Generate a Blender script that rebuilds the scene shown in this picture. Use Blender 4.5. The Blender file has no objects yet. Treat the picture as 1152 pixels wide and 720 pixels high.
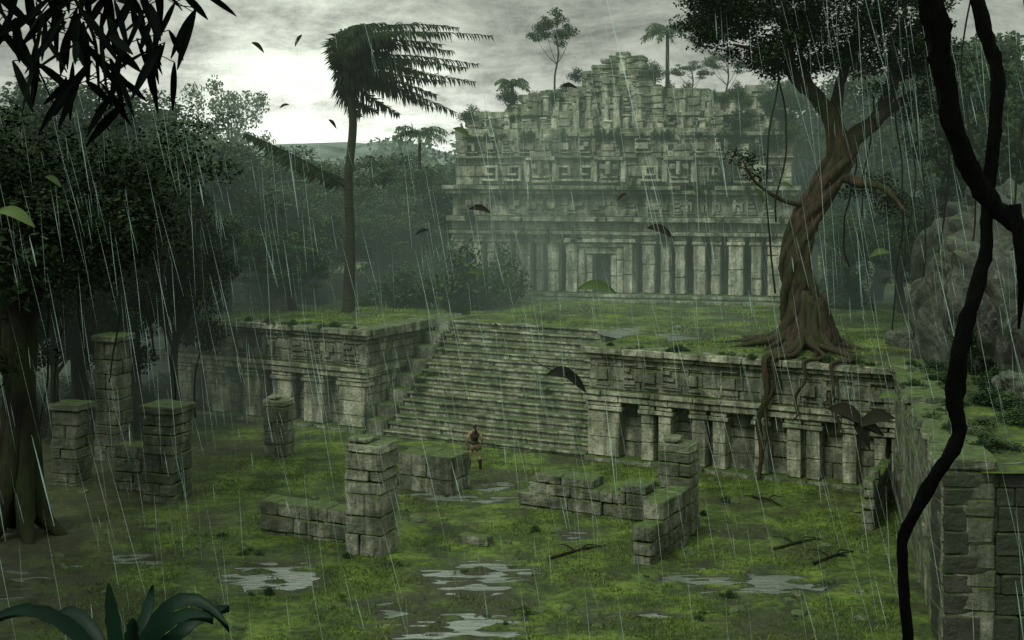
import bpy, math, random
import numpy as np
from mathutils import Vector, Matrix, noise
random.seed(11); rng=np.random.default_rng(11)
S=bpy.context.scene; COL=S.collection
F=1500.; H=11.2; YH=190.; CX=576.; TZ=4.3
def G(px,py,z=0.):
    Y=(H-z)*F/(py-YH); return Vector(((px-CX)/F*Y,Y,z))
def P(px,py,Y): return Vector(((px-CX)/F*Y,Y,H-(py-YH)/F*Y))
A=math.radians(-29); U=Vector((math.cos(A),math.sin(A),0)); V=Vector((-math.sin(A),math.cos(A),0))
W0=Vector((2.9,51.45,0))
def W(s,v,z=0): return W0+U*s+V*v+Vector((0,0,z))
def nz(x,y,z=0): return noise.noise(Vector((x,y,z)))
# ---------------------------------------------------------------- materials
def haze_group():  # haze painted onto surfaces: emission mixed in by distance, thicker near the temple
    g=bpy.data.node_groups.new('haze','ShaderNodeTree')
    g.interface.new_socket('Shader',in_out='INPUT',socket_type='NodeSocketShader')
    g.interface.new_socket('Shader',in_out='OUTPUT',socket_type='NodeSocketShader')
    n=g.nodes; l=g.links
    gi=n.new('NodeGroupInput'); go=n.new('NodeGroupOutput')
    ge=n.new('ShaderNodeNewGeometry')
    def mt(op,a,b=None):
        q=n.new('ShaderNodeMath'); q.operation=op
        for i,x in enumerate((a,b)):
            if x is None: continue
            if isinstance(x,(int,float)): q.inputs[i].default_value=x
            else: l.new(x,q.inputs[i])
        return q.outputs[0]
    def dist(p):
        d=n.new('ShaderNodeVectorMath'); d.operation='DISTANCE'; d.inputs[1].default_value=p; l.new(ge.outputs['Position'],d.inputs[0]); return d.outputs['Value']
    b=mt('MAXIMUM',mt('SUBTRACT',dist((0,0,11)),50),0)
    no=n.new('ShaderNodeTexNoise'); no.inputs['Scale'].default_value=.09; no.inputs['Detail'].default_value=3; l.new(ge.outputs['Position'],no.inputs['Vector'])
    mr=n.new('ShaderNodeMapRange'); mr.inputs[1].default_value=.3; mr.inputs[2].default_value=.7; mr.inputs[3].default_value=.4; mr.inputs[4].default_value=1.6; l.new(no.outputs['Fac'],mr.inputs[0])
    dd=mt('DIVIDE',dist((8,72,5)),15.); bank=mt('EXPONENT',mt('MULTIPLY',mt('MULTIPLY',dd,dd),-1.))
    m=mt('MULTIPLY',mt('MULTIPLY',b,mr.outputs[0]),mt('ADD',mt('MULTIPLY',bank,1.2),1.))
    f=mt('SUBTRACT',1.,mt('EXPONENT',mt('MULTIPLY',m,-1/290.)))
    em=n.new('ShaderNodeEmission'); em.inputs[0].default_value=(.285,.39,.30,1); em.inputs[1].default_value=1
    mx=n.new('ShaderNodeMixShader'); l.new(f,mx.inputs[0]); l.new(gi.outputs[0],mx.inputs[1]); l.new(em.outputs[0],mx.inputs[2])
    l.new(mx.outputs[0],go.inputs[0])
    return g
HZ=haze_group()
class MT:
    def __init__(s,name):
        s.m=bpy.data.materials.new(name); s.m.use_nodes=True; s.t=s.m.node_tree; s.t.nodes.clear()
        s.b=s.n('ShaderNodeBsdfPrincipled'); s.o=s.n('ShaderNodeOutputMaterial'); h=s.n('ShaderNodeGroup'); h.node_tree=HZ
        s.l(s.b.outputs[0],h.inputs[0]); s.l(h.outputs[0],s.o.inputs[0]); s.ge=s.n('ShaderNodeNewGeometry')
    def n(s,t): return s.t.nodes.new(t)
    def l(s,a,b): s.t.links.new(a,b)
    def noise(s,scale,detail=6,rough=.6,vec=None,stretch=None):
        v=vec or s.ge.outputs['Position']
        if stretch:
            mp=s.n('ShaderNodeMapping'); mp.inputs['Scale'].default_value=stretch; s.l(v,mp.inputs['Vector']); v=mp.outputs[0]
        t=s.n('ShaderNodeTexNoise'); t.inputs['Scale'].default_value=scale; t.inputs['Detail'].default_value=detail; t.inputs['Roughness'].default_value=rough
        s.l(v,t.inputs['Vector']); return t.outputs['Fac']
    def ramp(s,fac,stops):
        r=s.n('ShaderNodeValToRGB'); s.l(fac,r.inputs[0]); e=r.color_ramp.elements
        while len(e)<len(stops): e.new(.5)
        for k,(p,c) in enumerate(stops):
            e[k].position=p; e[k].color=(*c,1) if len(c)==3 else c
        return r.outputs[0]
    def mr(s,x,a,b,c=0,d=1,smooth=False):
        m=s.n('ShaderNodeMapRange'); m.inputs[1].default_value=a; m.inputs[2].default_value=b; m.inputs[3].default_value=c; m.inputs[4].default_value=d
        if smooth: m.interpolation_type='SMOOTHSTEP'
        s.l(x,m.inputs[0]); return m.outputs[0]
    def math(s,op,a,b=None):
        m=s.n('ShaderNodeMath'); m.operation=op
        for i,x in enumerate((a,b)):
            if x is None: continue
            if isinstance(x,(int,float)): m.inputs[i].default_value=x
            else: s.l(x,m.inputs[i])
        return m.outputs[0]
    def mix(s,f,a,b,mode='MIX'):
        m=s.n('ShaderNodeMix'); m.data_type='RGBA'; m.blend_type=mode
        if isinstance(f,(int,float)): m.inputs[0].default_value=f
        else: s.l(f,m.inputs[0])
        for i,x in ((6,a),(7,b)):
            if isinstance(x,tuple): m.inputs[i].default_value=(*x,1)
            else: s.l(x,m.inputs[i])
        return m.outputs[2]
    def bump(s,h,st,dist=.05,prev=None):
        b=s.n('ShaderNodeBump'); b.inputs['Strength'].default_value=st; b.inputs['Distance'].default_value=dist; s.l(h,b.inputs['Height'])
        if prev: s.l(prev,b.inputs['Normal'])
        return b.outputs[0]
    def done(s,col=None,rough=.6,nor=None,spec=.5):
        if col is not None:
            if isinstance(col,tuple): s.b.inputs['Base Color'].default_value=(*col,1)
            else: s.l(col,s.b.inputs['Base Color'])
        if isinstance(rough,(int,float)): s.b.inputs['Roughness'].default_value=rough
        else: s.l(rough,s.b.inputs['Roughness'])
        if nor: s.l(nor,s.b.inputs['Normal'])
        s.b.inputs['Specular IOR Level'].default_value=spec
        return s.m
def stone(name,light=(.34,.355,.265),dark=(.08,.092,.062),moss=.55,bs=6.,streak=.72):
    t=MT(name)
    c=t.ramp(t.noise(1.1,9,.68),[(.35,dark),(.5,tuple((a+b)/2.1 for a,b in zip(light,dark))),(.63,light)])
    v=t.mr(t.ge.outputs['Random Per Island'],0,1,.82,1.1)
    c=t.mix(1.,c,v,'MULTIPLY')
    st=t.mr(t.noise(1.,7,.68,stretch=(1.7,1.7,.22)),.41,.59,0,1,True)
    c=t.mix(st,t.mix(streak,c,(.022,.038,.015)),c)
    fine=t.noise(9,6,.7); c=t.mix(t.mr(fine,.35,.5,.6,0),c,(.026,.03,.02))
    sx=t.n('ShaderNodeSeparateXYZ'); t.l(t.ge.outputs['Normal'],sx.inputs[0])
    mn=t.noise(.75,9,.72)
    mk=t.math('ADD',t.math('MULTIPLY',sx.outputs[2],.42),mn)
    mk=t.mr(mk,.78-.3*moss,.98-.3*moss,0,1,True)
    mc=t.ramp(t.noise(5,5),[(.3,(.028,.048,.008)),(.6,(.07,.115,.020)),(.8,(.13,.185,.036))])
    c=t.mix(mk,c,mc)
    b=t.bump(t.noise(bs,8,.7),.9,.09); b=t.bump(fine,.7,.04,b)
    return t.done(c,t.mr(t.noise(3,3),.3,.7,.40,.85),b,.45)
M={}
M['stone']=stone('weathered_stone'); M['stone_t']=stone('temple_stone',(.46,.48,.36),(.11,.125,.085),.36,3.5,.74)
M['stone_m']=stone('shaded_stone',(.19,.21,.15),(.05,.06,.04),.5)  # darker stone copy with shade painted into its tone
M['stone_c']=stone('column_stone',(.64,.65,.50),(.27,.29,.21),.15,5,.68)
M['stone_s']=stone('stair_stone',(.54,.555,.41),(.16,.18,.115),.2,8)
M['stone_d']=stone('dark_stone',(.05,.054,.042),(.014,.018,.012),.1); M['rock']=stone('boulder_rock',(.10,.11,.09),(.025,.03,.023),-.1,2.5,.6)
def ground_mat(name,mud_shade=True):
    t=MT(name)
    c=t.ramp(t.noise(.75,9,.68),[(.35,(.022,.038,.007)),(.46,(.055,.095,.012)),(.57,(.12,.19,.022)),(.72,(.20,.27,.045))])
    big=t.mr(t.noise(.24,7,.64),.38,.52,0,1,True)
    mud_shade_c=t.ramp(t.noise(1.8,6,.7),[(.35,(.016,.018,.009)),(.65,(.052,.053,.028))])
    c=t.mix(big,t.mix(.78,c,mud_shade_c),c)
    c=t.mix(t.mr(t.noise(6,6,.75),.39,.53,.55,0),c,(.013,.018,.007))
    r=.75
    if mud_shade:
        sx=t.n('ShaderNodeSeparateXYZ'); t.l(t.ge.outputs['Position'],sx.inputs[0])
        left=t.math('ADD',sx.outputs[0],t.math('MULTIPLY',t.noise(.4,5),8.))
        c=t.mix(t.mr(left,-10.5,-4,.75,0,True),c,mud_shade_c)  # left side darkened with mud colour, for bare earth and painted shade
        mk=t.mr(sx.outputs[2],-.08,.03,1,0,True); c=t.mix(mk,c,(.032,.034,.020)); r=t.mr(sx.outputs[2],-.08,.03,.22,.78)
    b=t.bump(t.noise(3,8,.75),1.,.13); b=t.bump(t.noise(22,5,.7),.7,.04,b)
    return t.done(c,r,b,.35)
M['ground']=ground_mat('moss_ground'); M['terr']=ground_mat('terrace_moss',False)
def leafm(name,a,b,c,rough=.5,spec=.18):
    t=MT(name)
    f=t.math('ADD',t.math('MULTIPLY',t.ge.outputs['Random Per Island'],.28),t.math('MULTIPLY',t.noise(.5,4),.72))
    return t.done(t.ramp(f,[(.32,a),(.5,b),(.68,c)]),rough,None,spec)
M['leaf_d']=leafm('dark_foliage',(.004,.010,.004),(.011,.022,.008),(.028,.046,.017),.6,.06)
M['leaf_m']=leafm('jungle_foliage',(.009,.022,.010),(.026,.052,.021),(.062,.10,.036),.6,.12)
M['leaf_l']=leafm('pale_foliage',(.02,.04,.015),(.05,.08,.025),(.09,.13,.045))
M['palm']=leafm('palm_leaf',(.005,.009,.004),(.011,.018,.008),(.024,.036,.015),.7,.05)
M['grass']=leafm('grass_blades',(.03,.052,.008),(.08,.13,.019),(.16,.22,.04),.6)
M['black']=leafm('silhouette_leaf',(.001,.002,.0015),(.002,.004,.003),(.004,.007,.004),.8,.03)
M['fern']=leafm('broad_leaf',(.001,.008,.004),(.002,.014,.007),(.005,.026,.012),.5,.15)
M['fly']=leafm('blown_leaf',(.012,.02,.01),(.04,.07,.02),(.09,.14,.04),.45)
M['flyd']=leafm('blown_leaf_dark',(.005,.007,.004),(.010,.012,.007),(.02,.019,.011),.6,.1)
def bark(name,a,b,sc=(6,6,.8),moss=.6,spec=.2):
    t=MT(name); n=t.noise(1.,8,.7,stretch=sc); c=t.ramp(n,[(.35,a),(.65,b)])
    c=t.mix(t.mr(t.noise(.8,6),.42,.60,0,moss),c,(.026,.042,.010))
    return t.done(c,.8,t.bump(n,1.,.12),spec)
M['bark']=bark('jungle_bark',(.005,.005,.0035),(.018,.016,.011)); M['bark_r']=bark('fig_bark',(.011,.009,.005),(.075,.053,.031),moss=.7)
M['bark_p']=bark('palm_bark',(.012,.010,.007),(.035,.028,.02),(1.5,1.5,9)); M['bark_b']=bark('vine_bark',(.0012,.0014,.0012),(.004,.0045,.004),(8,8,3),0,.04)
t=MT('puddle_water'); M['water']=t.done((.13,.155,.13),t.mr(t.noise(.9,5),.4,.6,.08,.3),t.bump(t.noise(1.6,4,stretch=(1,3,1)),.3,.08),1.); t.b.inputs['IOR'].default_value=2.0
t=MT('rain_water'); t.done((.62,.80,.76),.3); t.b.inputs['Alpha'].default_value=.25; t.b.inputs['Emission Color'].default_value=(.45,.75,.70,1); t.b.inputs['Emission Strength'].default_value=.08; M['rain']=t.m  # faint emission painted in so the streaks glow brighter
def flat(name,c,r=.6):
    t=MT(name); cc=t.mix(t.mr(t.noise(30,4),.3,.7,0,.5),c,tuple(x*.7 for x in c)); return t.done(cc,r,None,.2)
M['skin']=flat('skin',(.30,.21,.14),.5); M['top']=flat('brown_top',(.045,.034,.022)); M['short']=flat('tan_shorts',(.13,.10,.06)); M['boot']=flat('dark_boots',(.022,.018,.013)); M['hair']=flat('brown_hair',(.022,.013,.008),.4)
M['eye']=flat('dark_eye',(.02,.015,.01),.2)
t=MT('hill_forest'); hn=t.noise(.09,8,.75); M['hill']=t.done(t.ramp(hn,[(.35,(.012,.02,.012)),(.65,(.06,.08,.045))]),.9,t.bump(hn,1.,5.),.1)
# ---------------------------------------------------------------- builders
TX=bpy.data.textures.new('erosion','CLOUDS'); TX.noise_scale=.32; TX.noise_depth=3
class MB:
    def __init__(s): s.v=[]; s.f=[]
    def box(s,x0,x1,y0,y1,z0,z1,j=0.,M4=None):
        k=len(s.v)
        for z in (z0,z1):
            for x,y in ((x0,y0),(x1,y0),(x1,y1),(x0,y1)):
                p=Vector((x+random.uniform(-j,j),y+random.uniform(-j,j),z+random.uniform(-j,j)))
                s.v.append(M4@p if M4 else p)
        s.f+=[tuple(k+i for i in q) for q in ((3,2,1,0),(4,5,6,7),(0,1,5,4),(1,2,6,5),(2,3,7,6),(3,0,4,7))]
    def tube(s,pts,rad,n=8,wob=0.,cap=True):
        pts=[Vector(p) for p in pts]; k0=len(s.v); N=len(pts); up=None
        for i,p in enumerate(pts):
            t=(pts[min(i+1,N-1)]-pts[max(i-1,0)]).normalized()
            if up is None: up=Vector((1,0,0)) if abs(t.x)<.8 else Vector((0,1,0))
            a=(up-t*up.dot(t)).normalized(); b=t.cross(a); up=a
            r=rad[i] if isinstance(rad,(list,tuple)) else rad
            for q in range(n):
                an=2*math.pi*q/n; rr=r*(1+wob*nz(i*.7+pts[0].x,q*1.3,pts[0].y))
                s.v.append(p+(a*math.cos(an)+b*math.sin(an))*rr)
        for i in range(N-1):
            for q in range(n):
                a=k0+i*n+q; b=k0+i*n+(q+1)%n; s.f.append((a,b,b+n,a+n))
        if cap: s.f.append(tuple(k0+q for q in range(n))[::-1]); s.f.append(tuple(k0+(N-1)*n+q for q in range(n)))
    def build(s,name,mat,parent=None,bevel=0.,smooth=False,rough=0.,lv=1):
        me=bpy.data.meshes.new(name); me.from_pydata([tuple(v) for v in s.v],[],s.f); me.materials.append(mat)
        if smooth: me.polygons.foreach_set('use_smooth',[True]*len(me.polygons))
        o=bpy.data.objects.new(name,me); COL.objects.link(o)
        if parent: o.parent=parent
        if bevel:
            b=o.modifiers.new('bevel','BEVEL'); b.width=bevel; b.segments=1 if rough else 2; b.limit_method='ANGLE'
        if rough:
            d=o.modifiers.new('sub','SUBSURF'); d.subdivision_type='SIMPLE'; d.levels=lv; d.render_levels=lv
            d=o.modifiers.new('erode','DISPLACE'); d.texture=TX; d.texture_coords='GLOBAL'; d.strength=rough; d.mid_level=.55
        return o
def tag(o,label=None,cat=None,group=None,kind=None):
    if label: o['label']=label
    if cat: o['category']=cat
    if group: o['group']=group
    if kind: o['kind']=kind
    return o
def empty(name,loc=(0,0,0),rz=0,label=None,cat=None,group=None):
    o=bpy.data.objects.new(name,None); COL.objects.link(o); o.location=loc; o.rotation_euler=(0,0,rz); o.empty_display_size=.2
    return tag(o,label,cat,group)
def smooth_path(pts,n):
    pts=[Vector(p) for p in pts]; out=[]
    q=[pts[0]*2-pts[1]]+pts+[pts[-1]*2-pts[-2]]
    for i in range(1,len(q)-2):
        for k in range(n):
            t=k/n; a,b,c,d=q[i-1],q[i],q[i+1],q[i+2]
            out.append(.5*((2*b)+(c-a)*t+(2*a-5*b+4*c-d)*t*t+(3*b-a-3*c+d)*t**3))
    out.append(pts[-1]); return out
def lerp_r(rs,n):
    out=[]
    for i in range(len(rs)-1):
        for k in range(n): out.append(rs[i]+(rs[i+1]-rs[i])*k/n)
    out.append(rs[-1]); return out
def courses(mb,x0,x1,y0,y1,z0,z1,h=.4,L=.75,prot=.035,j=.014,top=None,skip=0.,gap=.012):
    z=z0
    while z<z1-.05:
        hh=min(h*random.uniform(.7,1.3),z1-z)
        if z1-z-hh<h*.4: hh=z1-z
        x=x0
        while x<x1-.02:
            l=L*random.uniform(.5,1.6)
            if x1-x-l<L*.45: l=x1-x
            xm=x+l/2
            if (top is None or z+hh*.5<top(xm)) and random.random()>skip:
                p=random.uniform(-prot,prot)
                mb.box(x+gap/2,x+l-gap/2,y0+p,y1+random.uniform(-prot,prot)*.5,z+gap/2,z+hh-gap/2,j)
            x+=l
        z+=hh
def npmesh(name,verts,faces_n,mat):
    me=bpy.data.meshes.new(name); n=len(verts); nf=n//faces_n
    me.vertices.add(n); me.vertices.foreach_set('co',verts.astype(np.float32).ravel())
    me.loops.add(n); me.loops.foreach_set('vertex_index',np.arange(n,dtype=np.int32))
    me.polygons.add(nf); me.polygons.foreach_set('loop_start',np.arange(0,n,faces_n,dtype=np.int32))
    me.update(calc_edges=True); me.materials.append(mat); return me
def leafverts(c,size,droop=.25,wid=.3):
    n=len(c); d=rng.normal(size=(n,3)); d[:,2]=d[:,2]*.55-droop; d/=np.linalg.norm(d,axis=1)[:,None]
    r=rng.normal(size=(n,3))+np.array([0,0,1.2]); w=np.cross(d,r); w/=np.linalg.norm(w,axis=1)[:,None]+1e-6
    s=(size*rng.uniform(.55,1.35,n))[:,None]
    return np.stack([c,c+d*s*.5+w*s*wid,c+d*s,c+d*s*.5-w*s*wid],1).reshape(-1,3)
def clumpleaves(cents,rc,nl,size,flatz=.6,droop=.25,wid=.3):
    out=[]
    for c in cents:
        r=rc*rng.uniform(.6,1.3); n=int(nl*(r/rc)**2)
        d=rng.normal(size=(n,3)); d/=np.linalg.norm(d,axis=1)[:,None]; d*=(rng.uniform(0,1,n)**.45)[:,None]*r; d[:,2]*=flatz
        out.append(d+np.array(c))
    return leafverts(np.concatenate(out),size,droop,wid)
def link(name,me,parent=None):
    o=bpy.data.objects.new(name,me); COL.objects.link(o); o.parent=parent; return o
# ---------------------------------------------------------------- world / light / camera
w=bpy.data.worlds.new('World'); S.world=w; w.use_nodes=True; nt=w.node_tree; nt.nodes.clear(); L=nt.links.new
def wn(t): return nt.nodes.new(t)
bg=wn('ShaderNodeBackground'); bg.inputs[1].default_value=.108; ou=wn('ShaderNodeOutputWorld'); L(bg.outputs[0],ou.inputs[0])
sk=wn('ShaderNodeTexSky'); sk.sky_type='NISHITA'; sk.sun_disc=False; sk.sun_elevation=math.radians(48); sk.sun_rotation=math.radians(220); sk.dust_density=4
tc=wn('ShaderNodeTexCoord'); sp=wn('ShaderNodeSeparateXYZ'); L(tc.outputs['Generated'],sp.inputs[0])
gr=wn('ShaderNodeValToRGB'); L(sp.outputs[2],gr.inputs[0]); e=gr.color_ramp.elements
e[0].position=0; e[0].color=(.52,.56,.50,1); e[1].position=.045; e[1].color=(.46,.49,.43,1)
for p_,c_ in ((.085,(.33,.355,.30)),(.14,(.26,.285,.235)),(.3,(.60,.68,.56)),(1.,(.80,.92,.77))): x=e.new(p_); x.color=(*c_,1)
mp=wn('ShaderNodeMapping'); mp.inputs['Scale'].default_value=(5.,5.,14); L(tc.outputs['Generated'],mp.inputs[0])
cn=wn('ShaderNodeTexNoise'); cn.inputs['Scale'].default_value=2.4; cn.inputs['Detail'].default_value=11; cn.inputs['Roughness'].default_value=.72; cn.inputs['Distortion'].default_value=.25; L(mp.outputs[0],cn.inputs['Vector'])
cr=wn('ShaderNodeMapRange'); cr.inputs[1].default_value=.36; cr.inputs[2].default_value=.64; cr.inputs[3].default_value=6.; cr.inputs[4].default_value=16.; L(cn.outputs['Fac'],cr.inputs[0])
dt=wn('ShaderNodeVectorMath'); dt.operation='DOT_PRODUCT'; dv=Vector((-.155,1,.042)).normalized(); dt.inputs[1].default_value=dv; L(tc.outputs['Generated'],dt.inputs[0])
lb=wn('ShaderNodeMapRange'); lb.inputs[1].default_value=.988; lb.inputs[2].default_value=1.; lb.inputs[3].default_value=1.; lb.inputs[4].default_value=2.2; L(dt.outputs['Value'],lb.inputs[0])
mm=wn('ShaderNodeMath'); mm.operation='MULTIPLY'; L(cr.outputs[0],mm.inputs[0]); L(lb.outputs[0],mm.inputs[1])
ml=wn('ShaderNodeVectorMath'); ml.operation='SCALE'; L(gr.outputs[0],ml.inputs[0]); L(mm.outputs[0],ml.inputs['Scale'])
mx=wn('ShaderNodeMix'); mx.data_type='RGBA'; mx.inputs[0].default_value=.94; L(sk.outputs[0],mx.inputs[6]); L(ml.outputs[0],mx.inputs[7]); L(mx.outputs[2],bg.inputs[0])
sun=bpy.data.lights.new('sun','SUN'); sun.energy=1.5; sun.angle=math.radians(12); sun.color=(1,.99,.87)
so=bpy.data.objects.new('sun',sun); COL.objects.link(so); so.rotation_euler=(math.radians(42),0,math.radians(-40))
cam=bpy.data.cameras.new('camera'); co=bpy.data.objects.new('camera',cam); COL.objects.link(co); co.location=(0,0,H); co.rotation_euler=(math.radians(90),0,0)
cam.sensor_width=36; cam.lens=F/1152*36; cam.shift_y=-(360-YH)/1152; cam.clip_end=3000; cam.clip_start=.1; S.camera=co
S.view_settings.view_transform='Standard'; S.view_settings.look='None'; S.view_settings.exposure=0
# ---------------------------------------------------------------- ground
PUD=[(300,645,1.2,1.2,.105),(150,628,1.3,.9,.10),(540,645,1.6,1.8,.12),(535,704,2.2,.9,.12),(815,652,2.0,1.2,.125),(505,557,2.0,1.0,.15),(565,540,.8,1.1,.16),(20,660,1.4,2.0,.095),(640,600,.5,.5,.1),(700,690,1.2,.6,.10),(430,680,.9,.6,.10),(900,655,.8,.6,.10)]
PW=[(G(a,b),rx,ry,dp) for a,b,rx,ry,dp in PUD]
def gh(x,y):
    z=.06*nz(x*.22,y*.22,3)+.045*nz(x*.8,y*1.2,7)+.025*nz(x*1.1,y*3.6,1)+.02*nz(x*4,y*6,2)+.04
    for c,rx,ry,dp in PW:
        q=((x-c.x)/rx)**2+((y-c.y)/ry)**2
        if q<7:
            g=math.exp(-q*.7); z-=dp*g; z+=g*(.17*nz(x*.6,y*3.4,21)+.15*nz(x*1.5,y*8.5,5))
    return z
xs=list(np.arange(-22,16,.16)); a=16;st=.5
while a<900: xs.append(a); a+=st; st*=1.35
a=-22.2; st=.5
while a>-900: xs.insert(0,a); a-=st; st*=1.35
ys=list(np.arange(28,62,.11)); a=62; st=.5
while a<1400: ys.append(a); a+=st; st*=1.3
a=27.8; st=.5
while a>-60: ys.insert(0,a); a-=st; st*=1.4
mb=MB(); nx=len(xs)
for y in ys:
    for x in xs: mb.v.append((x,y,gh(x,y) if (-23<x<17 and 27<y<63) else .0))
for j in range(len(ys)-1):
    for i in range(nx-1): k=j*nx+i; mb.f.append((k,k+1,k+nx+1,k+nx))
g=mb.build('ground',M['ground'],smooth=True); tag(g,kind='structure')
def puddle(c,rx,ry,z):
    mb=MB(); n=40
    for q in range(n): a=2*math.pi*q/n; mb.v.append((c.x+rx*1.4*math.cos(a),c.y+ry*1.4*math.sin(a),z))
    mb.f.append(tuple(range(n))); tag(mb.build('puddle',M['water']),kind='structure')
for i,(c,rx,ry,dp) in enumerate(PW): puddle(c,rx,ry,-.048-.003*i)
puddle(G(735,373,TZ),1.7,2.2,TZ-.015); puddle(G(1118,509,TZ),.5,.7,TZ-.07); puddle(G(620,352,TZ),1.6,1.6,TZ-.03)
def sheet(mb,s0,s1,v0,v1,z,d=.6,f=lambda s,v:W(s,v)):
    ns=max(2,int((s1-s0)/d)); nv=max(2,int((v1-v0)/d)); k=len(mb.v)
    for j in range(nv+1):
        for i in range(ns+1):
            s=s0+(s1-s0)*i/ns; v=v0+(v1-v0)*j/nv; p=f(s,v); p=Vector(p)
            p.z=z+.07*nz(p.x*.5,p.y*.5,5)+.04*nz(p.x*1.7,p.y*2.7,9); mb.v.append(p)
    for j in range(nv):
        for i in range(ns): a=k+j*(ns+1)+i; mb.f.append((a,a+1,a+ns+2,a+ns+1))
SR=6.0; SN=16
mb=MB(); sheet(mb,-36,-10.4,.1,12,TZ,.3); sheet(mb,-10.4,0,SR-.1,12,TZ,.3); sheet(mb,0,12.6,.1,12,TZ,.3); sheet(mb,-60,60,12,75,TZ,.8)
tag(mb.build('terrace',M['terr'],smooth=True),kind='structure')
def bwx(y): return 9.75+(y-30)*.212
mb=MB(); sheet(mb,.9,60,30.6,75,TZ-.06,.6,lambda s,v:(bwx(v)+s,v,0))
tag(mb.build('upper_ground',M['terr'],smooth=True),kind='structure')
mb=MB(); n=110; rows=[(190,3),(230,8),(280,12),(340,17),(430,21),(520,0)]
for y,hh in rows:
    for i in range(n+1):
        x=-330+660*i/n; mb.v.append((x,y+10*nz(x*.02,y),(hh*(.75+.55*nz(x*.011,y*.01,2)+.2*nz(x*.05,y*.1,4)+.12*nz(x*.2,y,1))) if hh else -2))
for j in range(len(rows)-1):
    for i in range(n): k=j*(n+1)+i; mb.f.append((k,k+1,k+n+2,k+n+1))
tag(mb.build('hills',M['hill'],smooth=True),kind='structure')
mb=MB()
courses(mb,-9,9,-6,9.4,5.2,7.6,.8,3,.15,.08); mb.box(-8.6,8.6,-6,9,-.3,5.2,.1)
tag(mb.build('cliff',M['rock'],bevel=.08),kind='structure')
# ---------------------------------------------------------------- terrace retaining walls
def glyphs(parent,x0,x1,y,z0,z1,mat,name='carved_panel',dep=1.):
    x=x0+.15
    while x<x1-.5:
        mb=MB(); w_=random.uniform(.4,1.0); h_=z1-z0-.2; c=z0+.1
        if x+w_>x1-.1: break
        k=random.random(); d=.06*dep; e=.05*dep
        mb.box(x,x+w_,y-d,y,c,c+.07,.01); mb.box(x,x+w_,y-d,y,c+h_-.07,c+h_,.01); mb.box(x,x+.07,y-d-.004,y,c+.05,c+h_-.05,.01)
        if k<.3: mb.box(x+.05,x+w_-.1,y-d-e,y,c+.25*h_,c+.7*h_,.03)
        elif k<.6: mb.box(x+.05,x+w_*.55,y-d-e,y,c+.2*h_,c+.5*h_,.02); mb.box(x+.3,x+w_-.06,y-d-e*1.2,y,c+.45*h_,c+.8*h_,.02)
        elif k<.8:
            for q in range(3): mb.box(x+.04+q*.02,x+w_*(.9-.2*q),y-d-e*(q*.4+.3),y,c+h_*(.12+.26*q),c+h_*(.3+.26*q),.02)
        else: mb.box(x+.05,x+.2,y-d-e,y,c+.1*h_,c+.9*h_,.02); mb.box(x+.1,x+w_*.8,y-d-e*.8,y,c+.55*h_,c+.75*h_,.02); mb.box(x+w_*.6,x+w_*.82,y-d-e*1.3,y,c+.15*h_,c+.6*h_,.02)
        mb.build(name,mat,parent,.015,rough=.05); x+=w_+random.uniform(.05,.9)
def retaining(s0,s1,piers,label,ret=None):
    t=empty('retaining_wall',W(s0,0),A,label,'wall'); Lw=s1-s0
    b=MB(); courses(b,0,Lw,.55,1.2,-.3,2.35,.5,1.,.03); courses(b,.05,Lw-.05,.12,1.2,2.75,TZ-.35,.45,1.1,.02,gap=.006)
    b.box(.1,Lw-.1,1.1,3.,-.3,TZ-.12); b.build('wall_core',M['stone'],t,.03,rough=.06)
    b=MB(); courses(b,-.05,Lw+.05,-.25,1.0,-.3,.2,.5,1.2,.03); b.build('plinth',M['stone'],t,.03,rough=.08)
    b=MB(); courses(b,-.12,Lw+.1,-.12,1.05,2.3,2.55,.25,1.5,.015,.008); courses(b,-.2,Lw+.15,-.22,1.1,2.56,2.76,.2,1.4,.02,.008); b.build('lintel_course',M['stone_s'],t,.025,rough=.05)
    b=MB(); courses(b,-.1,Lw+.1,-.02,1.1,TZ-.36,TZ-.2,.16,1.3,.015,.008); courses(b,-.22,Lw+.15,-.2,1.3,TZ-.19,TZ+.08,.27,1.2,.03,.012,skip=.04); b.build('cornice',M['stone_s'],t,.03,rough=.07)
    glyphs(t,.2,Lw-.2,.10,2.8,TZ-.4,M['stone'],dep=.8)
    for a,c in piers:
        b=MB(); courses(b,a,c,0,.58,.2,1.95,.6,(c-a)*1.6,.015,.01,gap=.006); p=b.build('pier',M['stone_s'],t,.025,rough=.05)
        b=MB(); b.box(a-.12,c+.12,-.08,.57,1.96,2.12,.01); b.box(a-.06,c+.06,-.04,.57,2.13,2.28,.01); b.build('capital',M['stone_s'],p,.02,rough=.04,lv=2)
    if ret:
        M4=Matrix.Translation((Lw,0,0))@Matrix.Rotation(math.radians(90),4,'Z')
        c=MB(); courses(c,.1,ret,.0,.4,-.3,TZ-.36,.45,.9,.04); c.v=[M4@v for v in c.v]; c.build('return_wall',M['stone'],t,.03,rough=.07)
        c=MB(); courses(c,.0,ret,-.12,.6,2.45,2.75,.3,1.1,.03); courses(c,.3,ret,-.2,.8,TZ-.34,TZ+.09,.43,.9,.04)
        c.v=[M4@v for v in c.v]; c.build('return_cornice',M['stone_s'],t,.03,rough=.07)
    return t
retaining(-22,-10.4,[(i,i+1.0) for i in (.8,2.7,4.9,6.6,8.3)]+[(10.2,11.55)],'left terrace wall with dark niches and a strong front corner beside the stairs',ret=SR+1.5)
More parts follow.
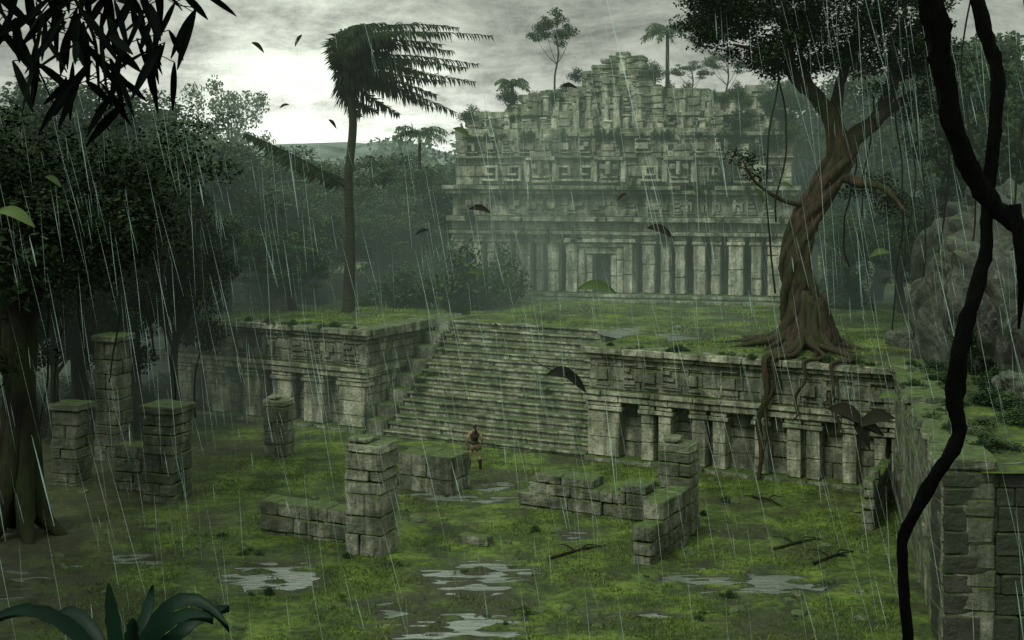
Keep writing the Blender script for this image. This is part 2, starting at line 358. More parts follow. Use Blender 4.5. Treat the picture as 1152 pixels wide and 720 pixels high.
retaining(0,12.4,[(0.02,1.35),(2.25,2.75),(2.95,3.45),(4.3,4.8),(5.1,5.6),(6.7,7.2),(7.9,8.4),(8.6,9.1),(9.9,10.4),(11.0,11.4),(11.6,12.35)],'right terrace wall with carved frieze and piered niches below the twisted tree')
# staircase
t=empty('stone_staircase',W(-10.4,0),A,'broad worn stone staircase climbing between the two terrace walls','staircase')
rise=TZ/SN; run=SR/SN
for i in range(SN):
    b=MB(); yy=-.15+i*run+.05*nz(i*3.,1); z1=(i+1)*rise
    courses(b,1.0,10.36,yy+.10,yy+run+.35,(i-.3)*rise if i else -.3,z1-.11,rise,2.4,.012,.008,gap=.006)
    courses(b,.95,10.38,yy,yy+run+.4,z1-.105,z1,.12,1.8,.03,.014,gap=.01,skip=.03)
    b.build('step',M['stone_s'],t,.02,rough=.065)
b=MB(); b.v=[Vector(p) for p in ((.1,.55,-.3),(10.3,.55,-.3),(10.3,SR+.5,-.3),(.1,SR+.5,-.3),(.1,.55,-.1),(10.3,.55,-.1),(10.3,SR+.5,TZ-.35),(.1,SR+.5,TZ-.35))]
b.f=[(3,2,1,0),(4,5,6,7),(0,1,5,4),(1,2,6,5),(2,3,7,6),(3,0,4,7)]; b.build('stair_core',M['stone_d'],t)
for i in range(8):
    b=MB(); b.box(.07,.93+.06*(i%2),i*.75-.05,i*.75+.85,-.2,(i+1)*.53+.12,.03); b.build('side_block',M['stone'],t,.04,rough=.08,lv=2)
# ---------------------------------------------------------------- temple
TA=math.radians(-14); T0=G(508,333,TZ)
T=empty('stepped_temple',T0,TA,'huge ruined stone temple with carved frieze and broken central tower','temple')
TW=18.2
def tp(px): return (px-508)/21.1
MS=M['stone_t']
b=MB(); courses(b,-.4,TW+.4,-1.1,1,-.3,.14,.5,1.3,.04); courses(b,-.1,TW+.1,-.55,1,.15,.36,.3,1.1,.04); b.build('plinth',MS,T,.04,rough=.1)
b=MB(); d0,d1=tp(669),tp(693)
courses(b,0,d0-.2,1.1,1.6,.3,3.5,.6,.9,.04); courses(b,d1+.2,TW,1.1,1.6,.3,3.5,.6,.9,.04); b.box(.1,d0-.1,1.5,9,0,8.7); b.box(d1+.1,TW-.1,1.51,9,0,8.7); b.box(d0-.1,d1+.1,1.7,9,2.5,8.7); b.box(d0-.1,d1+.1,1.8,8.9,0,2.5)
b.box(.05,.5,.5,8.9,0,5.4,.03); b.box(TW-.5,TW-.05,.5,8.9,0,5.4,.03)
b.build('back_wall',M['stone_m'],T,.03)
PX=[(508,521),(527,543),(549,558),(563,575),(582,599),(607,614),(620,633),(641,646),(715,720),(727,741),(748,758),(764,775),(784,797),(803,813),(822,838),(846,857),(864,890)]
for a,c in PX:
    a,c=tp(a),tp(c); b=MB(); dd=random.uniform(0,.25); courses(b,a,c,dd,1.15,.36,2.95,1.2,(c-a)*2,.03,.015,gap=.006); p=b.build('pier',M['stone_c'],T,.035,rough=.10,lv=2)
    b=MB(); b.box(a-.08,c+.08,dd-.1,1.15,2.96,3.15,.02); b.box(a-.04,c+.04,dd-.05,1.15,3.16,3.38,.02); b.build('capital',M['stone_c'],p,.03,rough=.06,lv=2)
dr=empty('doorway',(0,0,0)); dr.parent=T
for x0,x1,y0,z1 in ((d0-1.15,d0-.68,-.15,3.0),(d1+.68,d1+1.15,-.15,3.0),(d0-.64,d0-.28,.05,2.75),(d1+.28,d1+.64,.05,2.75),(d0-.25,d0+.08,.3,2.4),(d1-.08,d1+.25,.3,2.4)):
    b=MB(); courses(b,x0,x1,y0,1.3,.36,z1,.9,1,.02,gap=.006); b.build('door_jamb',M['stone_c'],dr,.03,rough=.07,lv=2)
for x0,x1,y0,z0,z1 in ((d0-.3,d1+.3,.2,2.4,2.74),(d0-.68,d1+.68,0,2.76,2.98),(d0-1.3,d1+1.3,-.25,3.02,3.25),(d0-1.1,d1+1.1,-.15,3.26,3.39)):
    b=MB(); b.box(x0,x1,y0,1.3,z0,z1,.02); b.build('door_lintel',M['stone_c'],dr,.03,rough=.06,lv=2)
for (a,c,y,z0,z1,nm) in ((-.1,TW+.1,-.25,3.4,3.62,'cornice'),(0,TW,.05,3.62,4.1,'band'),(-.2,TW+.2,-.35,4.1,4.38,'cornice'),(0.05,TW-.05,.1,4.38,5.55,'band'),(-.25,TW+.2,-.3,5.55,5.78,'cornice'),(-.4,TW+.35,-.5,5.79,6.02,'cornice')):
    b=MB(); courses(b,a,c,y,1.9,z0,z1,.3 if nm=='cornice' else .6,1.8,.02,.012,skip=.03 if nm=='cornice' else 0,gap=.005); b.build(nm,MS,T,.03,rough=.12)
def ftop(x): return 9.15+.35*nz(x*1.3,4)-(max(0,.7-x))*1.6-max(0,x-17.6)*.9
b=MB(); courses(b,.1,TW-.1,.35,1.1,6.02,9.4,.6,1.2,.04,.02,top=ftop,skip=.02,gap=.005); b.box(.8,17.4,.8,2.6,6.02,8.75,.03); b.box(.2,17.8,.9,2.6,6.02,7.6,.03); b.build('frieze_wall',MS,T,.04,rough=.14)
b=MB(); courses(b,.5,TW-.5,.05,2.4,8.6,8.85,.26,1.4,.04,.02,skip=.2); b.build('frieze_ledge',MS,T,.04,rough=.13)
b=MB(); courses(b,.05,TW,.1,1,7.45,7.6,.2,1.4,.03,.01,skip=.15);b.build('frieze_ledge',MS,T,.04,rough=.13)
def spiral(x,z,s,y=.32,fl=1):
    b=MB(); w_=.16*s
    segs=[(0,0,1,0),(1,0,1,1),(1,1,.3,1),(.3,1,.3,.42),(.3,.42,.68,.42)]
    for n_,(xa,za,xb,zb) in enumerate(segs):
        xa*=fl; xb*=fl
        b.box(x+min(xa,xb)*s-w_/2,x+max(xa,xb)*s+w_/2,y-.28-.004*n_,y,z+min(za,zb)*s*.85-w_/2,z+max(za,zb)*s*.85+w_/2,.01)
    b.build('carved_spiral',M['stone_c'],T,.025,rough=.05,lv=2)
def mask(x,z,s,y=.32):
    b=MB(); B=lambda a,c,d,e,p:b.box(x+a*s,x+c*s,y-p,y,z+d*s,z+e*s,.015)
    B(-.8,.8,1.25,1.42,.4); B(-.9,-.62,.1,1.24,.25); B(.62,.9,.1,1.24,.25); B(-.5,-.18,.78,1.08,.3); B(.18,.5,.78,1.08,.3); B(-.12,.12,.5,1.2,.55); B(-.5,.5,.05,.2,.35); B(-.45,.45,.3,.42,.35)
    B(-.4,-.28,.2,.3,.24); B(.28,.4,.2,.3,.24); B(-.06,.06,.2,.3,.24); B(-.6,.6,1.43,1.75,.25); B(-.3,.3,1.76,2.1,.3)
    b.build('carved_mask',M['stone_c'],T,.03,rough=.07)
for px in (612,690,768,838): mask(tp(px),6.1,1.0)
for px,fl in ((543,1),(570,1),(650,-1),(653,1),(726,1),(747,-1),(800,1),(818,-1),(868,-1)): spiral(tp(px),6.3,.85,fl=fl)
glyphs(T,.5,TW-.5,.30,7.65,8.6,M['stone_c'],dep=2.); glyphs(T,.3,TW-.3,.06,4.45,5.5,MS,dep=1.)
def tier(x0,x1,y,z0,z1,nm,rag=.35,pil=0.,edge=0.):
    tf=lambda x:z1+rag*nz(x*.8,z1*3)+rag*.6*nz(x*2.3,z1)-edge*max(0,1-(x-x0)/.9)-edge*max(0,1-(x1-x)/.9)
    b=MB(); courses(b,x0,x1,y,y+.6,z0,z1+.9,.40,.85,.06,.03,top=tf,skip=.04,gap=.006); courses(b,x0+.15,x1-.15,y+.5,y+2.2,z0,z1+.3,.4,.8,.05,.035,top=lambda x:tf(x)-.1,gap=.006); b.build(nm,MS,T,.05,rough=.17)
    if pil:
        x=x0+.3
        while x<x1-.6:
            h_=min(tf(x),tf(x+.35))-z0-.1
            if random.random()<.75 and h_>.45:
                b=MB(); b.box(x,x+.34,y-.16,y+.1,z0,z0+h_*.74,.03); b.box(x-.05,x+.39,y-.2,y+.1,z0+h_*.74+.01,z0+h_*.74+.13,.03); b.build('pilaster',M['stone_c'],T,.04,rough=.12,lv=2)
            x+=pil*random.uniform(.6,1.4)
tier(.5,17.9,.7,8.7,9.95,'second_tier',.5,.8,.4); tier(2.4,17.3,.95,9.5,10.85,'third_tier',.8,.75,.4)
tier(4.0,6.6,.85,9.4,11.2,'shoulder_tower',.4,.6,.3); tier(11.6,13.4,.85,9.4,11.2,'shoulder_tower',.5,.6,.3); tier(14.6,16.9,.9,9.4,11.1,'shoulder_tower',.5,.6,.3)
tier(6.3,11.4,.75,8.8,11.7,'tower_base',.6,.8,.5); tier(7.0,10.9,.9,11.0,12.3,'tower',.6,.6,.4); tier(7.5,10.4,1.0,11.9,12.9,'tower_top',.7,.6,.5)
glyphs(T,6.6,11.2,.73,9.9,10.9,MS,dep=2.); glyphs(T,7.2,10.8,.88,11.2,12.,MS,dep=2.); glyphs(T,1.2,6.2,.68,9.,9.7,MS,dep=1.8); glyphs(T,11.5,17.3,.68,9.,9.7,MS,dep=1.8)
def ctier(x0,x1,y,z0,z1):
    b=MB(); courses(b,x0,x1,y,y+1.5,z0,z1,.3,.8,.06,.03,skip=.35); b.build('ruined_cornice',MS,T,.04,rough=.16)
ctier(3,6.2,.5,9.75,9.95); ctier(11.5,17,.5,9.7,9.9); ctier(6.6,11.1,.55,10.95,11.15)
# ---------------------------------------------------------------- courtyard ruins
def ruin_wall(p0,p1,th,h,label,rag=.35,name='ruined_wall',course=.4,top=None,mat='stone',cat='wall'):
    p0=Vector(p0); p1=Vector(p1); d=p1-p0; Lw=d.length; rz=math.atan2(d.y,d.x); o=(random.random()*50)
    b=MB(); f=top or (lambda x:h+rag*nz(x*.9+o,o))
    courses(b,0,Lw,0,th,-.35,h+rag,course,.8,.03,.02,top=f,gap=.006)
    q=b.build(name,M[mat],None,.035,rough=.10,lv=2); q.location=p0; q.rotation_euler=(0,0,rz); return tag(q,label,cat)
def pillar(px,py,wpx,h,rz,label,cap=False,course=.5,mat='stone'):
    c=G(px,py); w_=wpx/F*c.y/1.25; t=empty('stone_pillar',(c.x,c.y+w_/2,-.3),math.radians(rz),label,'pillar')
    b=MB(); z=0; i=0
    while z<h:
        k=course*random.uniform(.6,1.35); j=lambda:random.uniform(-.03,.03); m_=random.uniform(-.18,.18)*w_
        if i%2: b.box(-w_/2+j(),m_,-w_/2+j(),w_/2+j(),z,z+k-.006,.015); b.box(m_+.008,w_/2+j(),-w_/2+j(),w_/2+j(),z+.003,z+k-.008,.015)
        else: b.box(-w_/2+j(),w_/2+j(),-w_/2+j(),m_,z,z+k-.006,.015); b.box(-w_/2+j(),w_/2+j(),m_+.008,w_/2+j(),z,z+k-.008,.015)
        z+=k; i+=1
    b.build('shaft',M[mat],t,.035,rough=.09,lv=2)
    b=MB(); e=.1 if cap else .01
    b.box(-w_/2-e,w_/2+e,-w_/2-e,w_/2+e,z,z+.26,.03)
    if not cap: b.box(-w_/2+.08,.1,-w_/2+.05,w_/2-.2,z+.26,z+.4,.04)
    b.build('capstone',M['stone_s'] if mat=='stone' else M[mat],t,.04,rough=.11,lv=2); return t
pillar(416,628,56,3.15,-22,'tall block pillar at the end of the low wall in the left court')
pillar(766,604,47,2.75,-25,'tall square pillar where two ruined walls meet, right of centre')
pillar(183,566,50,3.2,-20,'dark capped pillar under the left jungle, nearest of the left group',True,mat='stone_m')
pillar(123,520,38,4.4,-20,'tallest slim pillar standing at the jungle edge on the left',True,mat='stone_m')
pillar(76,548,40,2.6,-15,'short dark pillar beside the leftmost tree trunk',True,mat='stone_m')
pillar(311,516,33,1.75,-18,'small squat pillar in front of the left terrace wall')
ruin_wall(G(292,600),G(400,616),.8,1.2,'low broken wall running left from the tall left pillar',.3,top=lambda x:.75+.35*min(1,x/.9)+.25*nz(x*1.2,3))
ruin_wall(G(582,571),G(742,592),.95,1.45,'long low ruined wall in front of the stairs, left of the right pillar',.3,top=lambda x:.5+1.0*min(1,x/.8)+.25*nz(x*1.1,8)-.1*x)
ruin_wall(G(733,638),G(778,608),.6,1.35,'short ruined wall running toward the viewer from the right pillar',.3,top=lambda x:.95+.35*x+.2*nz(x*2,8))
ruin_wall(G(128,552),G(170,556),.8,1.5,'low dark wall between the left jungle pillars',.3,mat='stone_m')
ruin_wall(G(983,600),G(1003,560),.35,1.4,'thin leaning slab wall against the right boundary wall',.5)
ruin_wall(G(448,548),G(508,556),1.3,1.15,'large mossy stone block beside the person',.1,'stone_block',.7,cat='block')
ruin_wall(G(514,612),G(548,616),.5,.35,'small broken footing stones in the middle of the court',.2,'stone_block',.3,cat='block')
t=empty('boundary_wall',(0,0,0),0,'massive dark block wall running down the right side of the court','wall')
p0=Vector((bwx(47.6),47.6,0)); p1=Vector((bwx(31.0),31.0,0)); Lw=(p1-p0).length
b=MB(); courses(b,0,Lw,0,1.2,-.3,TZ-.1,.55,1.1,.04,.025,gap=.006); M4=Matrix.Translation(p0)@Matrix.Rotation(math.atan2((p1-p0).y,(p1-p0).x),4,'Z')
b.v=[M4@v for v in b.v]; b.build('side_face',M['stone'],t,.04,rough=.11)
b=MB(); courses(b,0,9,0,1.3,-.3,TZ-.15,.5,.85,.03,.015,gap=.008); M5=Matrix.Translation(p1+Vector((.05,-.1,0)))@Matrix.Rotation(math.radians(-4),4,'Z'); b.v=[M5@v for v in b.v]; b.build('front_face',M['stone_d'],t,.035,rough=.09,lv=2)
b=MB(); courses(b,-.1,Lw+.1,-.08,1.2,TZ-.1,TZ+.2,.3,.9,.08,.05,skip=.2); b.v=[M4@v for v in b.v]; b.build('coping',M['stone'],t,.05,rough=.15,lv=2)
def boulder(c,r,label,name='boulder',mat='rock',sq=(1,1,.8),group=None,sub=4,cre=1.):
    import bmesh
    bm=bmesh.new(); bmesh.ops.create_icosphere(bm,subdivisions=sub,radius=1); o=random.random()*90
    for v in bm.verts:
        p=v.co.copy(); q=Vector((p.x*1.2,p.y*1.2,p.z*.55)); k=1+.4*noise.noise(p*1.1+Vector((o,0,0)))+cre*(.3*abs(noise.noise(q*2.7+Vector((0,o,0))))+.10*abs(noise.noise(q*7+Vector((0,o,0))))+.03*noise.noise(q*16))
        p=Vector((math.copysign(abs(p.x)**.75,p.x),math.copysign(abs(p.y)**.75,p.y),math.copysign(abs(p.z)**.75,p.z)))
        v.co=Vector((p.x*sq[0],p.y*sq[1],p.z*sq[2]))*k*r
    me=bpy.data.meshes.new(name); bm.to_mesh(me); me.materials.append(M[mat]); o=link(name,me); o.location=c; return tag(o,label,'rock',group)
random.seed(4)
boulder((18.6,47.5,4.4),3.2,'huge dark jagged boulder behind the right boundary wall',sub=6,sq=(1,1,1.1))
boulder((15.6,40.,4.2),1.0,'dark boulder on the mossy ledge at the right edge',sub=5)
boulder((22,54,6),4.2,'dark rock mass rising behind the huge right boulder',sub=6,sq=(1,1,1.1))
boulder((16.,52.,4.3),1.0,'rounded boulder just right of the twisted tree',sub=5)
random.seed(63)
for i in range(60):
    px,py=random.uniform(60,980),random.uniform(535,715); c=G(px,py)
    if 380<px<460 and py>590: continue
    boulder((c.x,c.y,gh(c.x,c.y)+.01),random.uniform(.05,.19),'small mossy stone lying loose on the court floor','loose_stone',random.choice(['stone','stone_m']),(1.2,1,.6),'loose stones on the court',3)
# ---------------------------------------------------------------- vegetation
def tree_proto(seed,R,ch,mat,bark_='bark',nc=60,nl=110,leaf=.42,r0=.42,flatz=.6,fill=.5):
    random.seed(seed); h=10.; cz=h-ch/2; cents=[]
    for i in range(nc):
        d=Vector((random.gauss(0,1),random.gauss(0,1),random.gauss(0,1))).normalized(); k=random.uniform(fill,1.)*(1+.38*nz(d.x*2+seed,d.y*2,d.z*2))
        cents.append((d.x*R*k,d.y*R*k,cz+d.z*ch/2*k))
    cm=npmesh('crown',clumpleaves(cents,R*.25,nl,leaf,flatz),4,M[mat])
    b=MB(); top=Vector((random.uniform(-.5,.5),random.uniform(-.5,.5),cz))
    pts=smooth_path([(0,0,-.6),(0,0,0),(random.uniform(-.3,.3),random.uniform(-.3,.3),cz*.4),(random.uniform(-.5,.5),0,cz*.7),top],4)
    b.tube(pts,lerp_r([r0*1.6,r0*1.2,r0*.8,r0*.65,r0*.35],4),9,.25)
    for c in random.sample(cents,min(12,nc)):
        s=pts[random.randint(len(pts)//2,len(pts)-1)]; c=Vector(c); m=s.lerp(c,.5)+Vector((0,0,-.3))
        b.tube(smooth_path([s,m,c],3),lerp_r([r0*.35,r0*.22,r0*.08],3),6)
    me=bpy.data.meshes.new('trunk'); me.from_pydata([tuple(v) for v in b.v],[],b.f); me.materials.append(M[bark_]); me.polygons.foreach_set('use_smooth',[True]*len(me.polygons))
    return me,cm,R
TP={'d':tree_proto(1,4,7,'leaf_d',nc=80,nl=280,leaf=.22,r0=.36),'m':tree_proto(2,3.6,8,'leaf_m',nc=80,nl=240,leaf=.23),'m2':tree_proto(3,3.8,6.5,'leaf_m',nc=70,nl=240,leaf=.23),
 'l':tree_proto(4,3.6,4.5,'leaf_l',nc=34,nl=200,leaf=.22,r0=.25),'u':tree_proto(5,3.0,4.0,'leaf_m',nc=26,nl=170,leaf=.24,r0=.14)}
def tree_at(px,Y,zb,top,wpx,k,label,group=None,rz=None,name='jungle_tree'):
    tm,cm,R=TP[k]; zt=H-(top-YH)/F*Y; x=(px-CX)/F*Y; sc=(zt-zb)/10.4; sw=wpx/F*Y/2/(R*1.1)
    t=empty(name,(x,Y,zb),random.uniform(0,6) if rz is None else rz,label,'tree',group); t.scale=(sw,sw,sc)
    link('trunk',tm,t); link('crown',cm,t); return t
random.seed(5)
FR='trees of the misty forest left of the temple'; FRl='dark green jungle tree in the dense forest left of the temple'
for a in [(20,70,TZ,70,260),(110,74,TZ,95,230),(185,74,TZ,100,200),(225,68,TZ,145,180),(290,78,TZ,160,170),(320,72,TZ,200,160),(352,86,TZ,172,150),(430,84,TZ,168,130),(470,78,TZ,185,120),(500,92,TZ,175,130),(400,76,TZ,200,130),(448,74,TZ,215,110),(262,70,TZ,185,150),(150,66,TZ,165,210),(355,70,TZ,230,120),(300,66,TZ,250,110),(330,65,TZ,270,90),(428,71,TZ,235,90),(470,73,TZ,240,80),(255,64,TZ,235,110)]:
    tree_at(*a,random.choice(['m','m2','m']),FRl,FR)
tree_at(258,90,TZ,82,100,'l','pale rounded tree rising above the dark jungle on the left')
FD='dark trees hiding the left end of the terrace'; FDl='very dark tree of the jungle mass hiding the left end of the terrace'
for a in [(95,57,0,105,230),(25,55,0,120,240),(150,58,0,150,190),(200,58.5,0,205,140),(60,54,0,240,150),(120,56,0,250,150),(10,50,0,200,160)]: tree_at(*a,'d',FDl,FD)
FR2='trees of the misty forest right of the temple'; FRl2='tall dim jungle tree in the forest right of the temple'
for a in [(900,86,TZ,110,120),(935,78,TZ,70,170),(1000,84,TZ,60,190),(1060,72,TZ,30,230),(1140,62,TZ,10,240),(1100,92,TZ,40,200),(870,96,TZ,140,110),(915,74,TZ,190,110),(985,70,TZ,170,140),(1045,66,TZ,190,130),(1120,60,TZ,180,140),(1015,64,TZ,240,100),(1075,60,TZ,230,110),(950,66,TZ,235,90)]:
    tree_at(*a,random.choice(['m','m2']),FRl2,FR2)
for (x,y,zb,s,l) in ((-16.5,29,0,1.25,'unseen dark tree added to shade the left of the court'),(17.5,27,TZ,1.15,'unseen dark tree added for shade right of the boundary wall'),(-17,20,0,1.3,'unseen dark tree added for shade nearest the viewpoint on the left')):  # unseen trees, added so their crowns darken the near corners
    tm,cm,R=TP['d']; t=empty('jungle_tree',(x,y,zb),1.,l,'tree'); t.scale=(s,s,s*1.2); link('trunk',tm,t); link('crown',cm,t)
c=G(22,602); t=empty('jungle_tree',c,0,'large dark trunked tree with broad black canopy at the left edge','tree')
b=MB()
for k in range(6):
    a=k*1.05; b.tube(smooth_path([Vector((math.cos(a)*1.5,math.sin(a)*1.3,-.2)),Vector((math.cos(a)*.7,math.sin(a)*.6,.7)),Vector((math.cos(a+.4)*.3,math.sin(a+.4)*.3,3)),Vector((math.cos(a+.9)*.25,math.sin(a+.9)*.25,6.5)),Vector((math.cos(a)*1.8,math.sin(a)*1.8,10))],5),lerp_r([.15,.28,.33,.3,.12],5),8,.3)
b.build('trunk',M['bark'],t,smooth=True)
random.seed(8); cents=[]
for i in range(140):
    d=Vector((random.gauss(0,1),random.gauss(0,1),random.gauss(0,.6))).normalized(); k=random.uniform(.3,1)*(1+.3*nz(d.x*2,d.y*2,d.z*2))
    cents.append((-.1+d.x*5.6*k,1+d.y*5*k,10.0+d.z*4.4*k))
link('crown',npmesh('crown',clumpleaves(cents,1.15,330,.17,.6),4,M['leaf_d']),t)
def tw(x,y,z): return T.matrix_basis@Vector((x,y,z))
T.matrix_basis=Matrix.Translation(T0)@Matrix.Rotation(TA,4,'Z')
def on_temple(px,zl,top,wpx,k,label,yl=2.6,name='ruin_tree'):
    p=tw(tp(px),yl,zl); return tree_at((p.x/p.y*F)+CX,p.y,p.z,top,wpx,k,label,name=name)
on_temple(617,10.3,8,62,'u','slender tall tree with small crown growing on the temple left of the tower')
on_temple(815,9.8,52,62,'u','thin tree with flat crown growing on the right temple tier')
on_temple(775,10.2,68,56,'u','small bushy tree right of the temple tower')
on_temple(876,8.6,88,70,'m2','leafy tree swallowing the right end of the temple top',yl=3.5)
def shrub_mesh(seed,mat,n=12,leaf=.13):
    random.seed(seed); ce=[(random.gauss(0,.45),random.gauss(0,.4),abs(random.gauss(.35,.25))) for _ in range(n)]
    return npmesh('shrub',clumpleaves(ce,.38,170,leaf,.8,0.,.24),4,M[mat])
SH=[shrub_mesh(1,'leaf_m'),shrub_mesh(2,'leaf_l'),shrub_mesh(3,'leaf_d')]
def shrub(p,s,k,label,group=None,sz=1.,name='shrub',cat='shrub'):
    o=link(name,SH[k]); o.location=p; o.scale=(s,s,s*sz); o.rotation_euler=(0,0,random.uniform(0,6)); return tag(o,label,cat,group)
random.seed(21)
for px in (518,522,530,540,548,560,570,575,585,600,612,625,632,650,660,668,690,700,715,740,752,760,772,785,800,810,820,832,845,855,868,880):
    x=tp(px); z=9.8 if x<2.6 or x>17.2 else 10.75
    if 6.7<x<11.: z=11.9
    shrub(tw(x,random.uniform(.9,2.2),z-.2),random.uniform(.35,.9),random.choice([0,2]),'leafy shrub rooted on the ruined top of the temple','shrubs on the temple',random.uniform(.6,1.2))
for i in range(16): shrub(tw(random.uniform(14.5,18.3),random.uniform(.0,.5),random.uniform(5.8,10.2)),random.uniform(.4,1.0),random.choice([0,2]),'creeping shrub clinging to the right end of the temple frieze','shrubs on the temple frieze')
for i in range(90):
    z,y=random.choice([(4.35,-.3),(6.0,-.4),(8.8,.1),(8.8,.1),(9.8,.6),(5.6,-.2),(10.8,.7),(11.5,.65),(3.5,-.2)]); s=random.uniform(.14,.34); xx=random.uniform(.5,17.6)
    if z>9.9 and not 4<xx<15: continue
    if z>11 and not 6.6<xx<11: continue
    shrub(tw(xx,y,z-.6*s*2),s,random.choice([0,0,2]),'straggly creeper hanging from a ledge of the temple facade','creepers on the temple ledges',random.uniform(1.2,2.4),'creeper','creeper')
for i in range(44):
    s=random.uniform(-34,-10.6); v=random.uniform(7,14); shrub(W(s,v,TZ-.1),random.uniform(.7,2.0),random.choice([0,0,2]),'dense dark undergrowth shrub at the back of the left terrace','undergrowth on the left terrace',random.uniform(.7,1.7))
for i in range(34): shrub(W(random.uniform(13,22),random.uniform(3,16),TZ-.1),random.uniform(1.2,2.6),random.choice([0,2]),'undergrowth shrub behind the twisted tree','undergrowth on the right terrace')
for i in range(8): a=random.uniform(0,6.28); shrub((19+3.0*math.cos(a),46.+1.6*math.sin(a),random.uniform(4.2,6.4)),random.uniform(.5,1.0),random.choice([0,2]),'dark creeper bush sprawling over the huge right boulder','bushes on the huge boulder')
for i in range(34):
    y=random.uniform(33,46); shrub((bwx(y)+random.uniform(1.4,5.),y,TZ-.1),random.uniform(.35,.9),random.choice([0,2]),'low dark shrub on the ground above the right boundary wall','shrubs above the right wall',.6)
for i in range(34):
    p=G(random.uniform(-20,225),random.uniform(440,500)); shrub((p.x,p.y,-.1),random.uniform(.8,2.0),2,'dark shrub among the shadowed left pillars','undergrowth around the left pillars')
for i in range(16):
    p=tw(random.choice([random.uniform(-3,-.3),random.uniform(18.3,21)]),random.uniform(-1.5,3),-.1); shrub(p,random.uniform(.8,1.8),0,'shrub beside the temple base','shrubs beside the temple')
for i in range(22):
    q=random.random(); s=random.choice([random.uniform(-9.4,-8.8),random.uniform(-.6,-.2),random.uniform(-9,-.5)]); shrub(W(s,.1+q*5.6,.25+q*4.1),random.uniform(.14,.3),1,'small fern tuft sprouting on the stairs','fern tufts on the stairs',.8)
for i in range(22):
    s=random.uniform(.3,12); shrub(W(s,random.uniform(-.05,.6),TZ+.02),random.uniform(.2,.42),random.choice([0,1]),'low green tuft on the edge of the right terrace','tufts on the right terrace edge',.6)
for i in range(18):
    s=random.uniform(-21,-10.8); shrub(W(s,random.uniform(-.05,.6),TZ+.02),random.uniform(.2,.42),random.choice([0,1]),'low green tuft on the edge of the left terrace','tufts on the left terrace edge',.6)
for i in range(24):
    y=random.uniform(32,46); shrub((bwx(y)+random.uniform(0,1.6),y,TZ+.1),random.uniform(.2,.5),random.choice([0,1]),'green tuft on top of the right boundary wall','tufts on the boundary wall',.6)
for i in range(36):
    px,py=random.uniform(230,960),random.uniform(545,705); p=G(px,py); shrub((p.x,p.y,gh(p.x,p.y)-.03),random.uniform(.10,.26),random.choice([0,1]),'small leafy weed on the court floor','weeds on the court floor',.8,'weed','plant')
def blades(pts,h,wd=.018):
    c=np.array(pts); n=len(c); a=rng.uniform(0,6.28,n); hh=(h*rng.uniform(.4,1.5,n))[:,None]
    d=np.stack([np.cos(a),np.sin(a),np.zeros(n)],1); lean=rng.normal(size=(n,3))*.45; lean[:,2]=1
    return np.stack([c-d*wd,c+d*wd,c+lean*hh],1).reshape(-1,3)
pts=[]
while len(pts)<56000:
    y=29+24*random.random()**1.2; x=random.uniform(-.41*y,.30*y)
    if y>51.45-(x-2.9)*.554-.2: continue
    if x<-8 and random.random()<(-8-x)/6: continue
    if nz(x*.35,y*.35,9)+.45*nz(x*1.3,y*1.3,4)<-.12+.3*random.random(): continue
    z=gh(x,y)
    if z<-.01: continue
    pts.append((x,y,z-.01))
g=link('grass',npmesh('grass',blades(pts,.07,.015),3,M['grass'])); tag(g,'short wet grass and moss over the court floor','grass',kind='stuff')
pts=[]
for i in range(22000):
    s=random.uniform(-30,12.5); v=random.uniform(.1,18)
    if -10.5<s<0 and v<SR+.3: continue
    p=W(s,v,0)
    if nz(p.x*.3,p.y*.3,2)<-.05: continue
    pts.append((p.x,p.y,TZ-.02))
g=link('terrace_grass',npmesh('grass',blades(pts,.12,.025),3,M['grass'])); tag(g,'short grass growing over the upper terrace','grass',kind='stuff')
ce=[]
for i in range(420):
    y=random.uniform(105,170); x=random.uniform(-.5,.5)*y*1.1
    for q in range(2): ce.append((x+random.gauss(0,3),y+random.gauss(0,3),random.uniform(1,10)+ (y-105)*.06+2*nz(x*.05,y*.05)))
g=link('far_forest',npmesh('far',clumpleaves(ce,3.0,90,.75,.7),4,M['leaf_m'])); tag(g,'misty far forest canopy behind the ruins','forest',kind='stuff')
# ---------------------------------------------------------------- palms
def frond(mb,p0,p1,p2,n,ln,wind,rw=.03,sag=.3,lw=.035,jit=.0,tw_=.55):
    p0,p1,p2=map(Vector,(p0,p1,p2)); pts=[(1-t)**2*p0+2*t*(1-t)*p1+t*t*p2 for t in [i/12 for i in range(13)]]
    mb.tube(pts,[rw*(1-.8*i/12) for i in range(13)],5)
    for i in range(n):
        t=.08+.92*i/n; c=(1-t)**2*p0+2*t*(1-t)*p1+t*t*p2; tg=((p1-p0)*(1-t)+(p2-p1)*t).normalized()
        side=tg.cross(Vector((0,-.6,1)));
        if side.length<.1: side=Vector((0,1,0))
        side.normalize(); l=ln*math.sin(math.pi*(.12+.82*t))**.6
        for sg in (-1,1):
            if jit and random.random()<.05: continue
            ll=l*random.uniform(.65 if jit else .8,1.15)
            d=(side*sg*.75+tg*tw_+Vector((0,0,-sag))+Vector(wind)*random.uniform(.6,1.2)+Vector((random.gauss(0,jit),random.gauss(0,jit),random.gauss(0,jit)))).normalized()
            w_=tg*lw*random.uniform(.7,1.2); k=len(mb.v); m=c+d*ll*.5+Vector((0,0,.02)); e=c+d*ll+Vector((0,0,-.2*ll))
            mb.v+= [c-w_,c+w_,m+w_*1.2,m-w_*1.2,e]; mb.f+=[(k,k+1,k+2,k+3),(k+3,k+2,k+4)]
Yp=64.2; t=empty('wind_bent_palm',G(391,351,TZ),0,'tall palm on the left terrace with fronds blown to the right','palm'); org=t.location.copy()
def pp(px,py,dy=0): return P(px,py,Yp+dy)-org
